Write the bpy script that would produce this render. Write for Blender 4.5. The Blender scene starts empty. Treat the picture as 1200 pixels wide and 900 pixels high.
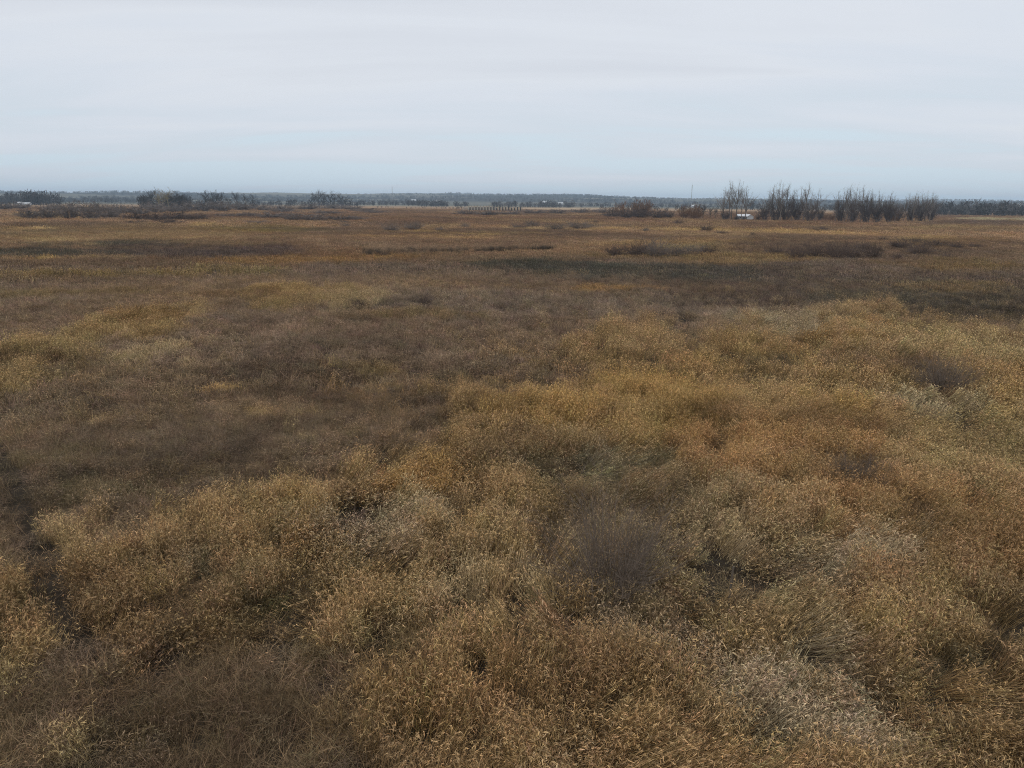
import bpy, math, random
import numpy as np
from mathutils import Vector, Matrix

sc = bpy.context.scene
C = sc.collection
R = math.radians
rng = np.random.default_rng(11)
random.seed(5)

# ------------------------------------------------------------------ camera
CAM_H = 10.0
FPX = 832.0                     # focal length in the pixels of the 1200 x 900 photograph
PITCH = math.atan(213.5 / FPX)
ROLL = R(0.48)
fwd = np.array([0, math.cos(PITCH), -math.sin(PITCH)])
r0 = np.array([1.0, 0, 0]); u0 = np.array([0, math.sin(PITCH), math.cos(PITCH)])
rt = r0 * math.cos(ROLL) + u0 * math.sin(ROLL)
up = u0 * math.cos(ROLL) - r0 * math.sin(ROLL)
cd = bpy.data.cameras.new('camera'); cam = bpy.data.objects.new('camera', cd); C.objects.link(cam)
cd.sensor_width = 36.0; cd.lens = FPX / 1200 * 36.0
cd.clip_start = 0.1; cd.clip_end = 40000
cam.matrix_world = Matrix(((rt[0], up[0], -fwd[0], 0), (rt[1], up[1], -fwd[1], 0), (rt[2], up[2], -fwd[2], CAM_H), (0, 0, 0, 1)))
sc.camera = cam

# ------------------------------------------------------------------ light
SUN_EL, SUN_ROT = R(34), R(215)
world = bpy.data.worlds.new('World'); sc.world = world; world.use_nodes = True
wt = world.node_tree; wt.nodes.clear()
def WN(t, **k):
    n = wt.nodes.new(t)
    for a, b in k.items(): setattr(n, a, b)
    return n
wl = wt.links.new
w_out = WN('ShaderNodeOutputWorld')
w_tc = WN('ShaderNodeTexCoord')
w_sep = WN('ShaderNodeSeparateXYZ'); wl(w_tc.outputs['Generated'], w_sep.inputs[0])
# overcast layer: paler towards the zenith, bluer low down, long soft streaks
w_ramp = WN('ShaderNodeValToRGB')
w_map = WN('ShaderNodeMapRange'); w_map.inputs[1].default_value = 0.0; w_map.inputs[2].default_value = 1.0
w_map.interpolation_type = 'LINEAR'
# projected cloud-deck coordinates: direction / (z + small)
w_zp = WN('ShaderNodeMath', operation='ADD'); w_zp.inputs[1].default_value = 0.10
w_zc = WN('ShaderNodeMath', operation='MAXIMUM'); w_zc.inputs[1].default_value = 0.0
wl(w_sep.outputs[2], w_zc.inputs[0]); wl(w_zc.outputs[0], w_zp.inputs[0])
w_dx = WN('ShaderNodeMath', operation='DIVIDE'); w_dy = WN('ShaderNodeMath', operation='DIVIDE')
wl(w_sep.outputs[0], w_dx.inputs[0]); wl(w_zp.outputs[0], w_dx.inputs[1])
wl(w_sep.outputs[1], w_dy.inputs[0]); wl(w_zp.outputs[0], w_dy.inputs[1])
w_cmb = WN('ShaderNodeCombineXYZ'); wl(w_dx.outputs[0], w_cmb.inputs[0]); wl(w_dy.outputs[0], w_cmb.inputs[1])
w_mp = WN('ShaderNodeMapping'); w_mp.inputs['Scale'].default_value = (0.30, 0.85, 1.0); w_mp.inputs['Rotation'].default_value = (0, 0, R(-6))
wl(w_cmb.outputs[0], w_mp.inputs[0])
w_n1 = WN('ShaderNodeTexNoise'); w_n1.inputs['Scale'].default_value = 0.9; w_n1.inputs['Detail'].default_value = 5; w_n1.inputs['Roughness'].default_value = 0.5
w_n1.inputs['Distortion'].default_value = 0.4
wl(w_mp.outputs[0], w_n1.inputs['Vector'])
w_nm = WN('ShaderNodeMath', operation='MULTIPLY_ADD'); w_nm.inputs[1].default_value = 0.64; w_nm.inputs[2].default_value = -0.32
wl(w_n1.outputs[0], w_nm.inputs[0])
w_ad = WN('ShaderNodeMath', operation='ADD'); wl(w_sep.outputs[2], w_ad.inputs[0]); wl(w_nm.outputs[0], w_ad.inputs[1])
wl(w_ad.outputs[0], w_map.inputs[0]); wl(w_map.outputs[0], w_ramp.inputs[0])
cr = w_ramp.color_ramp
cr.elements[0].position = 0.0; cr.elements[0].color = (0.64, 0.745, 0.825, 1)
cr.elements[1].position = 1.0; cr.elements[1].color = (1.02, 1.06, 1.13, 1)
for p, c in ((0.06, (0.655, 0.718, 0.790, 1)), (0.12, (0.695, 0.740, 0.810, 1)), (0.17, (0.725, 0.760, 0.818, 1)), (0.27, (0.655, 0.688, 0.750, 1)), (0.5, (0.84, 0.88, 0.94, 1))):
    e = cr.elements.new(p); e.color = c
w_sky = WN('ShaderNodeTexSky'); w_sky.sky_type = 'NISHITA'; w_sky.sun_disc = False
w_sky.sun_elevation = SUN_EL; w_sky.sun_rotation = SUN_ROT; w_sky.air_density = 1.0; w_sky.dust_density = 1.0
w_b1 = WN('ShaderNodeBackground'); w_b1.inputs[1].default_value = 0.06; wl(w_sky.outputs[0], w_b1.inputs[0])
w_b2 = WN('ShaderNodeBackground'); w_b2.inputs[1].default_value = 1.08; wl(w_ramp.outputs[0], w_b2.inputs[0])
w_mx = WN('ShaderNodeMixShader'); w_mx.inputs[0].default_value = 0.93
wl(w_b1.outputs[0], w_mx.inputs[1]); wl(w_b2.outputs[0], w_mx.inputs[2]); wl(w_mx.outputs[0], w_out.inputs[0])

sl = bpy.data.lights.new('sun', 'SUN'); so = bpy.data.objects.new('sun', sl); C.objects.link(so)
sl.energy = 0.8; sl.angle = R(35); sl.color = (1.0, 0.95, 0.88)
sdir = Vector((math.sin(SUN_ROT) * math.cos(SUN_EL), math.cos(SUN_ROT) * math.cos(SUN_EL), math.sin(SUN_EL)))
so.rotation_euler = sdir.to_track_quat('Z', 'Y').to_euler()
so.location = (0, 0, 80)

sc.view_settings.view_transform = 'Standard'; sc.view_settings.look = 'None'
sc.view_settings.exposure = 0.0; sc.view_settings.gamma = 1.0
cy = sc.cycles
cy.pixel_filter_type = 'BLACKMAN_HARRIS'; cy.filter_width = 1.0
cy.max_bounces = 4; cy.diffuse_bounces = 2; cy.glossy_bounces = 1; cy.transmission_bounces = 2; cy.volume_bounces = 0
cy.transparent_max_bounces = 4; cy.use_denoising = True; cy.denoiser = 'OPENIMAGEDENOISE'; cy.denoising_input_passes = 'RGB_ALBEDO_NORMAL'; cy.denoising_prefilter = 'NONE'; cy.caustics_reflective = False; cy.caustics_refractive = False

# ------------------------------------------------------------------ helpers
def lin(r, g, b):
    f = lambda v: (v / 255 / 12.92) if v / 255 <= 0.04045 else ((v / 255 + 0.055) / 1.055) ** 2.4
    return np.array([f(r), f(g), f(b)])

def at(px, py):
    """ground point (z = 0) seen at a pixel of the photograph"""
    d = fwd + rt * ((px - 600) / FPX) + up * ((450 - py) / FPX)
    t = CAM_H / max(-d[2], 1e-4)
    return d[0] * t, d[1] * t

def direction(px):
    """horizontal unit direction towards column px, taken at the horizon"""
    d = fwd + rt * ((px - 600) / FPX) + up * ((450 - 236) / FPX)
    n = math.hypot(d[0], d[1]); return d[0] / n, d[1] / n

def at_dist(px, dist):
    d = direction(px); return d[0] * dist, d[1] * dist

def horizon_y(px):
    return 236.5 + (px - 600) * math.tan(ROLL)

def project(X, Y, Z=0.0):
    q = [X, Y, Z - CAM_H]
    cz = q[0] * fwd[0] + q[1] * fwd[1] + q[2] * fwd[2]
    cx = q[0] * rt[0] + q[1] * rt[1] + q[2] * rt[2]
    cyy = q[0] * up[0] + q[1] * up[1] + q[2] * up[2]
    cz = np.maximum(cz, 0.5)
    return 600 + FPX * cx / cz, 450 - FPX * cyy / cz

def hash2(ix, iy, seed):
    h = (ix.astype(np.int64) * 374761393 + iy.astype(np.int64) * 668265263 + seed * 1442695041) & 0xffffffff
    h = ((h ^ (h >> 13)) * 1274126177) & 0xffffffff
    h = ((h ^ (h >> 16)) * 2246822519) & 0xffffffff
    return ((h ^ (h >> 15)) & 0xffffff) / float(0xffffff)

def vnoise(x, y, seed=0):
    ix = np.floor(x); iy = np.floor(y); fx = x - ix; fy = y - iy
    ux = fx * fx * fx * (fx * (fx * 6 - 15) + 10); uy = fy * fy * fy * (fy * (fy * 6 - 15) + 10)
    a = hash2(ix, iy, seed); b = hash2(ix + 1, iy, seed); c = hash2(ix, iy + 1, seed); d = hash2(ix + 1, iy + 1, seed)
    return (a + (b - a) * ux) * (1 - uy) + (c + (d - c) * ux) * uy

def fbm(x, y, seed=0, octaves=4, gain=0.5):
    s = 0.0; a = 1.0; t = 0.0
    ca, sa = math.cos(0.6), math.sin(0.6)
    for i in range(octaves):
        s = s + a * vnoise(x, y, seed + i * 17); t += a; a *= gain
        x, y = (x * ca - y * sa) * 2.03 + 11.3, (x * sa + y * ca) * 2.03 - 7.1
    return s / t

def sstep(a, b, x):
    t = np.clip((x - a) / (b - a), 0, 1); return t * t * (3 - 2 * t)

def tag(o, label=None, cat=None, group=None, kind=None):
    if label: o['label'] = label
    if cat: o['category'] = cat
    if group: o['group'] = group
    if kind: o['kind'] = kind
    return o

def link_mesh(name, verts, faces, mat=None, parent=None, smooth=False, attrs=None, link=True):
    me = bpy.data.meshes.new(name)
    verts = np.asarray(verts, dtype=np.float64)
    me.from_pydata(verts.tolist() if not isinstance(verts, list) else verts, [], [list(f) for f in faces])
    if mat: me.materials.append(mat)
    for k, v in (attrs or {}).items():
        a = me.attributes.new(k, 'FLOAT', 'POINT'); a.data.foreach_set('value', np.asarray(v, dtype=np.float32))
    if smooth: me.polygons.foreach_set('use_smooth', [True] * len(me.polygons))
    me.update()
    o = bpy.data.objects.new(name, me)
    if link: C.objects.link(o)
    if parent: o.parent = parent
    return o

class MB:
    """collects ribbons, tubes and boxes for one mesh"""
    def __init__(s): s.v = []; s.f = []; s.br = []; s.pl = []
    def add(s, vs, fs, br=0.5, pl=0.0):
        n = len(s.v); s.v += [tuple(map(float, p)) for p in vs]; s.f += [tuple(i + n for i in f) for f in fs]
        s.br += [br] * len(vs); s.pl += [pl] * len(vs)
    def ribbon(s, pts, ws, side, br=0.5, pl=0.0):
        k = len(pts); vs = []; fs = []
        for p, w in zip(pts, ws):
            vs.append(np.asarray(p) - side * w * 0.5); vs.append(np.asarray(p) + side * w * 0.5)
        for i in range(k - 1): fs.append((2 * i, 2 * i + 1, 2 * i + 3, 2 * i + 2))
        s.add(vs, fs, br, pl)
    def tube(s, pts, rs, n=4, br=0.5):
        pts = [np.asarray(p, float) for p in pts]; vs = []; fs = []
        for i, p in enumerate(pts):
            d = pts[min(i + 1, len(pts) - 1)] - pts[max(i - 1, 0)]; d = d / (np.linalg.norm(d) + 1e-9)
            a = np.cross(d, [0.13, 0.97, 0.2]); a /= np.linalg.norm(a) + 1e-9; b = np.cross(d, a)
            for j in range(n):
                t = 2 * math.pi * j / n; vs.append(p + (a * math.cos(t) + b * math.sin(t)) * rs[i])
        for i in range(len(pts) - 1):
            for j in range(n):
                fs.append((i * n + j, i * n + (j + 1) % n, (i + 1) * n + (j + 1) % n, (i + 1) * n + j))
        fs.append(tuple(range(n - 1, -1, -1))); fs.append(tuple((len(pts) - 1) * n + j for j in range(n)))
        s.add(vs, fs, br)
    def box(s, x0, x1, y0, y1, z0, z1):
        v = [(x, y, z) for z in (z0, z1) for y in (y0, y1) for x in (x0, x1)]
        s.add(v, [(0, 2, 3, 1), (4, 5, 7, 6), (0, 1, 5, 4), (2, 6, 7, 3), (0, 4, 6, 2), (1, 3, 7, 5)])
    def prism(s, poly, y0, y1):
        """polygon in x,z pushed from y0 to y1"""
        n = len(poly); v = [(x, y0, z) for x, z in poly] + [(x, y1, z) for x, z in poly]
        f = [tuple(range(n)), tuple(range(2 * n - 1, n - 1, -1))] + [(i, i + n, (i + 1) % n + n, (i + 1) % n) for i in range(n)]
        s.add(v, f)
    def build(s, name, mat=None, parent=None, smooth=False, link=True):
        return link_mesh(name, s.v, s.f, mat, parent, smooth, {'br': s.br, 'pl': s.pl}, link)

def empty(name, loc, rz=0.0, scale=(1, 1, 1)):
    o = bpy.data.objects.new(name, None); C.objects.link(o); o.location = loc; o.rotation_euler = (0, 0, rz); o.scale = scale
    o.empty_display_size = 0.3
    return o

def clone(root):
    c = root.copy(); C.objects.link(c)
    for ch in list(root.children):
        d = ch.copy(); C.objects.link(d); d.parent = c
    return c

def plain(name, col, rough=0.8, noise=0.12, scale=3.0, spec=0.2):
    m = bpy.data.materials.new(name); m.use_nodes = True; nt = m.node_tree; b = nt.nodes['Principled BSDF']
    b.inputs['Roughness'].default_value = rough; b.inputs['Specular IOR Level'].default_value = spec
    tc = nt.nodes.new('ShaderNodeTexCoord'); nz = nt.nodes.new('ShaderNodeTexNoise'); nz.inputs['Scale'].default_value = scale; nz.inputs['Detail'].default_value = 5
    nt.links.new(tc.outputs['Object'], nz.inputs['Vector'])
    mx = nt.nodes.new('ShaderNodeMix'); mx.data_type = 'RGBA'
    nt.links.new(nz.outputs[0], mx.inputs[0])
    mx.inputs[6].default_value = (*[c * (1 - noise * 2) for c in col], 1); mx.inputs[7].default_value = (*[min(1, c * (1 + noise * 2)) for c in col], 1)
    nt.links.new(mx.outputs[2], b.inputs['Base Color'])
    return m

# grass: the stand's colour comes with each tuft, blades and seed heads vary about it
def grass_material(name, transl=0.25, plume=(1.0, 1.0, 1.05), straw=(.075, .062, .045), leaf=(1.5, .28)):
    m = bpy.data.materials.new(name); m.use_nodes = True; nt = m.node_tree; nt.nodes.clear(); L = nt.links.new
    N = nt.nodes.new
    t = N('ShaderNodeAttribute'); t.attribute_type = 'INSTANCER'; t.attribute_name = 'tint'
    b = N('ShaderNodeAttribute'); b.attribute_name = 'br'
    p = N('ShaderNodeAttribute'); p.attribute_name = 'pl'
    f = N('ShaderNodeMath'); f.operation = 'MULTIPLY_ADD'; f.inputs[1].default_value = leaf[0]; f.inputs[2].default_value = leaf[1]
    L(b.outputs['Fac'], f.inputs[0])
    s = N('ShaderNodeVectorMath'); s.operation = 'SCALE'; L(t.outputs['Color'], s.inputs[0]); L(f.outputs[0], s.inputs['Scale'])
    v0 = N('ShaderNodeVectorMath'); v0.operation = 'MULTIPLY'; v0.inputs[1].default_value = plume; L(s.outputs[0], v0.inputs[0])
    v = N('ShaderNodeVectorMath'); v.operation = 'ADD'; v.inputs[1].default_value = straw; L(v0.outputs[0], v.inputs[0])
    mx = N('ShaderNodeMix'); mx.data_type = 'RGBA'; L(p.outputs['Fac'], mx.inputs[0]); L(s.outputs[0], mx.inputs[6]); L(v.outputs[0], mx.inputs[7])
    d = N('ShaderNodeBsdfDiffuse'); L(mx.outputs[2], d.inputs[0])
    tr = N('ShaderNodeBsdfTranslucent'); L(mx.outputs[2], tr.inputs[0])
    ms = N('ShaderNodeMixShader'); ms.inputs[0].default_value = transl; L(d.outputs[0], ms.inputs[1]); L(tr.outputs[0], ms.inputs[2])
    o = N('ShaderNodeOutputMaterial'); L(ms.outputs[0], o.inputs[0])
    return m

def twig_material(name, col, var=0.35):
    m = bpy.data.materials.new(name); m.use_nodes = True; nt = m.node_tree; nt.nodes.clear(); L = nt.links.new; N = nt.nodes.new
    oi = N('ShaderNodeObjectInfo'); b = N('ShaderNodeAttribute'); b.attribute_name = 'br'
    f = N('ShaderNodeMath'); f.operation = 'MULTIPLY_ADD'; f.inputs[1].default_value = 0.8; f.inputs[2].default_value = 0.6; L(b.outputs['Fac'], f.inputs[0])
    g = N('ShaderNodeMath'); g.operation = 'MULTIPLY_ADD'; g.inputs[1].default_value = var; g.inputs[2].default_value = 1 - var / 2; L(oi.outputs['Random'], g.inputs[0])
    h = N('ShaderNodeMath'); h.operation = 'MULTIPLY'; L(f.outputs[0], h.inputs[0]); L(g.outputs[0], h.inputs[1])
    s = N('ShaderNodeVectorMath'); s.operation = 'SCALE'; s.inputs[0].default_value = col; L(h.outputs[0], s.inputs['Scale'])
    d = N('ShaderNodeBsdfDiffuse'); L(s.outputs[0], d.inputs[0])
    o = N('ShaderNodeOutputMaterial'); L(d.outputs[0], o.inputs[0])
    return m

# ------------------------------------------------------------------ plant zones of the marsh
K = 0.525        # daylight on the stands: seen colour / own colour
def own(r, g, b): return lin(r, g, b) / K
BROWN = own(90, 77, 64); MAUVE = own(102, 86, 71); FAR = own(122, 99, 75); GOLD = own(142, 116, 70); RUST = own(126, 96, 58)
PALE = own(160, 138, 100); TAN = own(126, 104, 74); DARK = own(62, 61, 52); OLIVE = own(98, 88, 58); UNDER = own(74, 61, 46); STRAW = own(150, 126, 84); PURPLE = own(80, 66, 58)
LITE = own(165, 140, 98); FIELD = own(128, 118, 92)

# each patch: shape in photograph pixels, feather, colour, height, reed share, lodging (0 upright .. 1 flat)
PATCHES = []
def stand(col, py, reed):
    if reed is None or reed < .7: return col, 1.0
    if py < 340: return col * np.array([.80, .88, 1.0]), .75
    k = 1.36 - .54 * min(max((py - 520) / 320, 0), 1)  # reed colour darkens towards the camera: lens falloff and shade painted in
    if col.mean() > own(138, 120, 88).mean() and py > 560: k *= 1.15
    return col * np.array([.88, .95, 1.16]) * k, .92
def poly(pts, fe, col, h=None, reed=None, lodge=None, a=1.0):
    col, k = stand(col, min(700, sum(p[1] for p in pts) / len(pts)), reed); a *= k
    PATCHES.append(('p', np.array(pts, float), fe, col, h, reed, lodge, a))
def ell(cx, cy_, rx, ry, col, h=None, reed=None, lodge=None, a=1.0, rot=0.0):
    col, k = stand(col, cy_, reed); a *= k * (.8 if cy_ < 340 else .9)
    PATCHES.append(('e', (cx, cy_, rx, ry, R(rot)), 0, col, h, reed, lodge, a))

# --- far and middle distance
ell(100, 272, 260, 9, own(108, 90, 64)); ell(120, 310, 240, 7, own(100, 80, 60)); ell(330, 300, 130, 14, own(106, 82, 60)); ell(560, 280, 200, 14, own(100, 80, 62))
ell(950, 292, 280, 12, own(88, 72, 58)); ell(700, 256, 500, 6, own(98, 76, 58)); ell(480, 255, 130, 10, own(108, 84, 62))
ell(150, 336, 180, 9, MAUVE); ell(600, 360, 260, 32, MAUVE); ell(900, 335, 330, 22, own(80, 68, 58)); ell(930, 262, 90, 6, own(98, 76, 58))
ell(60, 297, 90, 4.5, DARK); ell(150, 287, 90, 3.5, own(78, 72, 58)); ell(225, 295, 110, 8, PURPLE); ell(200, 300, 60, 4, own(78, 66, 57))
ell(690, 316, 140, 9, DARK, 0.8, .3); ell(600, 312, 60, 4, own(60, 58, 48)); ell(750, 322, 120, 9, own(72, 68, 60)); ell(1060, 348, 180, 13, own(66, 62, 54), .8, .3)
ell(1150, 362, 110, 18, own(66, 60, 52), .8, .3); ell(880, 352, 90, 16, own(78, 65, 55))
ell(60, 326, 150, 4.0, GOLD, 1.0, .9); ell(235, 321, 60, 3.5, own(132, 108, 66), 1, .8); ell(60, 282, 55, 2.2, PALE); ell(35, 268, 30, 1.6, LITE); ell(120, 288, 12, 1.2, LITE)
ell(40, 304, 45, 1.6, STRAW); ell(248, 280, 9, 1.2, LITE); ell(260, 264, 20, 1.2, STRAW); ell(330, 270, 60, 3, own(112, 96, 60)); ell(450, 304, 60, 5, own(116, 92, 62))
ell(320, 308, 110, 4, own(120, 94, 60)); ell(500, 279, 90, 2.0, own(130, 106, 74)); ell(560, 275, 40, 1.6, STRAW); ell(490, 272, 30, 1.5, STRAW)
ell(740, 268, 90, 2.4, own(138, 112, 74)); ell(830, 270, 50, 2.0, STRAW); ell(660, 268, 30, 1.5, LITE); ell(1000, 274.5, 60, 1.8, LITE, rot=1.5); ell(930, 272, 90, 2.0, own(150, 124, 82), rot=1.5)
ell(820, 290, 40, 6.5, STRAW, 1.0, .8); ell(770, 284, 90, 5, own(128, 104, 70)); ell(780, 303, 130, 4, own(132, 104, 66), 1, .8); ell(850, 310, 80, 5, own(112, 90, 62)); ell(985, 304, 30, 2, PALE)
ell(940, 306, 60, 4, own(118, 96, 64)); ell(1110, 283, 40, 5, own(132, 110, 74)); ell(1160, 286, 60, 5, own(110, 88, 62)); ell(1160, 315, 60, 6, own(130, 102, 60), 1, .8); ell(1080, 312, 60, 4, own(106, 84, 60))
ell(1150, 262, 120, 3, own(92, 76, 62)); ell(1090, 267, 90, 2.5, own(124, 108, 76)); ell(1150, 270, 90, 3, own(112, 92, 68)); ell(730, 338, 80, 5, own(118, 92, 60)); ell(1120, 338, 90, 3, own(108, 90, 64))
poly([(1080, 258), (1100, 254), (1220, 255), (1400, 256), (1400, 260), (1220, 259.5)], 1.2, FIELD, .3, .2)
ell(1150, 252, 120, 1.6, own(100, 84, 70)); ell(660, 245, 60, 1.2, own(160, 140, 112)); ell(80, 254, 40, 1.5, own(150, 130, 98)); ell(20, 252, 30, 2, own(140, 120, 90))
# --- left gold bands
poly([(-80, 425), (0, 404), (90, 378), (200, 361), (222, 366), (196, 386), (140, 398), (90, 432), (0, 462), (-80, 480)], 7, own(138, 114, 72), 1.0, .85, .35)
ell(155, 420, 60, 6, own(122, 102, 68), .8, .7, rot=-14); ell(130, 378, 60, 8, own(124, 100, 66), .9, .6); ell(180, 392, 26, 6, GOLD, .9, .8); ell(40, 346, 90, 6, own(104, 86, 60)); ell(330, 345, 40, 5, GOLD, .9, .7)
ell(375, 352, 95, 14, own(132, 107, 66), .9, .75); ell(440, 356, 60, 12, own(136, 112, 74), .9, .75); ell(500, 372, 40, 6, own(112, 93, 66), .8, .5); ell(250, 352, 60, 5, own(104, 84, 62), .8, .4)
ell(275, 465, 14, 4, STRAW, .6, .5); ell(183, 488, 20, 5, PALE, .6, .6, .7); ell(355, 490, 14, 4, PALE, .6, .5, .5); ell(365, 430, 18, 4, own(124, 104, 70), .7, .6); ell(440, 440, 50, 11, own(112, 94, 66), .7, .5); ell(375, 527, 30, 6, own(104, 90, 66), .6, .3); ell(600, 456, 30, 6, own(124, 105, 76), .7, .4)
ell(640, 408, 12, 4, own(124, 100, 66), .8, .6); ell(110, 540, 80, 14, own(86, 76, 55), a=.6); ell(50, 420, 40, 5, own(96, 80, 58)); ell(160, 575, 60, 10, own(82, 73, 54), a=.6)
# --- the big reed stand, right and near
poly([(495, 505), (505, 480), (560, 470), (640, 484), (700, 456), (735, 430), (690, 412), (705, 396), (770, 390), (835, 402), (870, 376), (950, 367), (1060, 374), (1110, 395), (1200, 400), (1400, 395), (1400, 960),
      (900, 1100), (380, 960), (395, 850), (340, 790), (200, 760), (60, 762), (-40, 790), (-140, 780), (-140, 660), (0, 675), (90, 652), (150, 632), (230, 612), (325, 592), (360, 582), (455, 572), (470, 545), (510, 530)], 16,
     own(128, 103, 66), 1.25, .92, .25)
ell(760, 420, 70, 10, own(96, 80, 56), .8, .4); ell(850, 436, 30, 7, own(84, 70, 52), .6, .2); ell(640, 640, 350, 90, own(128, 104, 70), 1.2, .93, .35)
ell(1080, 440, 280, 55, own(134, 108, 66), 1.1, .95, .25); ell(930, 425, 110, 26, own(126, 100, 60), 1.1, .9, .2); ell(985, 460, 150, 26, own(138, 114, 74), 1.1, .95, .4)
poly([(1060, 385), (1200, 392), (1400, 392), (1400, 420), (1200, 415), (1130, 398)], 8, own(98, 78, 54), .9, .6)
poly([(735, 545), (740, 500), (850, 478), (960, 500), (1010, 560), (1080, 590), (1240, 630), (1400, 640), (1400, 800), (1180, 745), (1000, 712), (905, 650), (820, 590)], 22, RUST, 1.2, .96, .2)
poly([(700, 470), (800, 455), (960, 480), (860, 500), (740, 520)], 14, own(134, 108, 62), 1.3, .95, .15)
ell(1120, 520, 120, 40, own(124, 104, 66), 1.1, .95, .35); ell(1090, 640, 110, 35, own(116, 90, 54), 1.2, .95, .2); ell(900, 570, 80, 25, own(118, 92, 56), 1.2, .95); ell(1180, 860, 90, 50, own(118, 90, 54), 1.2, .95)
ell(600, 505, 105, 28, own(142, 112, 64), 1.5, .97, .08); ell(690, 520, 60, 30, own(128, 104, 62), 1.4, .95, .1); ell(500, 590, 60, 26, own(138, 108, 62), 1.3, .95, .12); ell(355, 610, 40, 22, own(140, 114, 70), 1.3, .95, .1)
ell(590, 610, 60, 30, own(138, 112, 70), 1.2, .95, .3); ell(520, 605, 40, 8, own(86, 76, 54), .6, .5); ell(490, 625, 28, 16, own(78, 68, 50), .5, .4, .5)
ell(670, 562, 75, 20, own(96, 88, 62), .9, .8, .85); ell(735, 550, 30, 12, own(78, 74, 54), .6, .6, .7); ell(655, 590, 30, 12, own(100, 86, 58), .7, .8, .6)
ell(430, 655, 150, 55, own(142, 120, 82), a=.7); ell(900, 800, 230, 90, own(140, 117, 78), a=.6); ell(440, 618, 55, 26, PALE, 1.2, .97, .45); ell(410, 650, 60, 26, own(150, 130, 98), 1.2, .95, .4); ell(490, 740, 70, 30, own(146, 124, 88), 1.2, .97, .5, .7); ell(560, 690, 60, 22, own(136, 112, 76), 1.1, .95, .6)
ell(640, 705, 70, 11, own(112, 100, 66), .9, .85, .9, rot=8); ell(620, 720, 60, 8, own(88, 82, 52), .7, .8, .9); ell(1000, 384, 70, 8, own(146, 112, 64), 1.1, .95, .1)
ell(955, 386, 55, 11, PALE, .9, .95, .8); ell(1000, 398, 40, 6, own(120, 92, 54)); ell(1110, 408, 80, 13, own(146, 124, 82), 1.3, .97, .1); ell(1200, 420, 60, 14, own(140, 118, 78), 1.2, .95)
ell(1040, 418, 60, 12, own(104, 82, 56), .9, .7); ell(920, 420, 50, 8, own(90, 78, 56), .8, .6); ell(1080, 475, 60, 12, own(148, 128, 92), 1.1, .95, .5)
poly([(640, 760), (770, 735), (850, 790), (960, 850), (1010, 920), (900, 920), (830, 850), (740, 800)], 18, own(150, 130, 98), 1.15, .97, .72)
poly([(900, 745), (960, 770), (1010, 820), (1000, 880), (930, 820)], 16, own(146, 126, 94), 1.1, .95, .72)
ell(850, 655, 150, 60, own(146, 122, 82), 1.15, .95, .35, .65); ell(870, 690, 110, 40, own(146, 122, 82), 1.15, .95, .3); ell(960, 690, 60, 24, own(150, 130, 96), 1.15, .95, .35)
ell(600, 690, 70, 30, own(132, 110, 74), 1.1, .95, .55); ell(1090, 790, 40, 22, own(82, 74, 54), .6, .6, .4); ell(1170, 780, 24, 18, own(70, 64, 52), .5, .4); ell(840, 720, 14, 12, own(80, 62, 48), .5, .4)
ell(640, 820, 55, 60, own(120, 94, 58), 1.3, .96, .12); ell(505, 770, 40, 24, own(84, 72, 52), .7, .5); ell(440, 810, 60, 28, own(84, 71, 54), .65, .3); ell(700, 830, 40, 40, own(110, 86, 56), 1.2, .95, .2)
ell(500, 860, 130, 40, own(126, 100, 62), 1.25, .95, .1); ell(640, 890, 60, 18, own(90, 74, 54), .8, .6); ell(335, 705, 70, 34, own(118, 100, 66), 1.1, .9, .3); ell(280, 720, 30, 10, own(84, 76, 52), .7, .5)
ell(30, 745, 55, 26, own(140, 118, 74), 1.2, .95, .2); ell(20, 690, 40, 20, own(126, 104, 62), 1.2, .95, .2); ell(110, 690, 60, 22, own(114, 94, 60), 1.1, .8, .3); ell(230, 660, 80, 18, own(110, 92, 64), 1.0, .75, .3)
poly([(-160, 790), (0, 775), (60, 768), (200, 772), (310, 780), (335, 830), (390, 860), (385, 960), (200, 1100), (-200, 1100)], 18, own(84, 71, 55), .6, .12, .3)
ell(332, 790, 16, 18, own(140, 120, 84), 1.2, .98, .1, .7); ell(85, 875, 16, 12, STRAW, .9, .8); ell(150, 880, 18, 10, STRAW, .9, .8); ell(20, 870, 26, 14, own(104, 88, 62), .8, .5); ell(170, 612, 22, 10, own(142, 118, 78), 1.2, .98, .1); ell(225, 640, 26, 16, own(136, 114, 76), 1.2, .97, .1); ell(205, 600, 18, 5, own(104, 90, 62), .7, .5)
ell(720, 655, 120, 75, own(150, 130, 92), .9, .93, .6, .8); ell(722, 715, 80, 14, own(140, 122, 84), .6, .85, .95); ell(1108, 452, 45, 12, own(90, 76, 56), .6, .5); ell(1000, 570, 50, 14, own(90, 74, 54), .7, .6); ell(496, 360, 20, 5, own(86, 74, 58), .5, .2)
# narrow trodden trails: (points, half width in metres)
TRAILS = [([(-10, 520), (5, 545), (25, 590), (50, 660), (75, 720), (92, 765)], 0.40), ([(785, 345), (800, 372), (806, 392), (815, 405)], 0.42), ([(607, 715), (606, 760), (618, 800), (624, 850)], 0.16), ([(690, 745), (745, 790), (800, 850)], 0.10)]

def seg_dist(px, py, a, b):
    d = b - a; t = np.clip(((px - a[0]) * d[0] + (py - a[1]) * d[1]) / (d @ d + 1e-9), 0, 1)
    return np.hypot(px - a[0] - t * d[0], py - a[1] - t * d[1])

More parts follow.
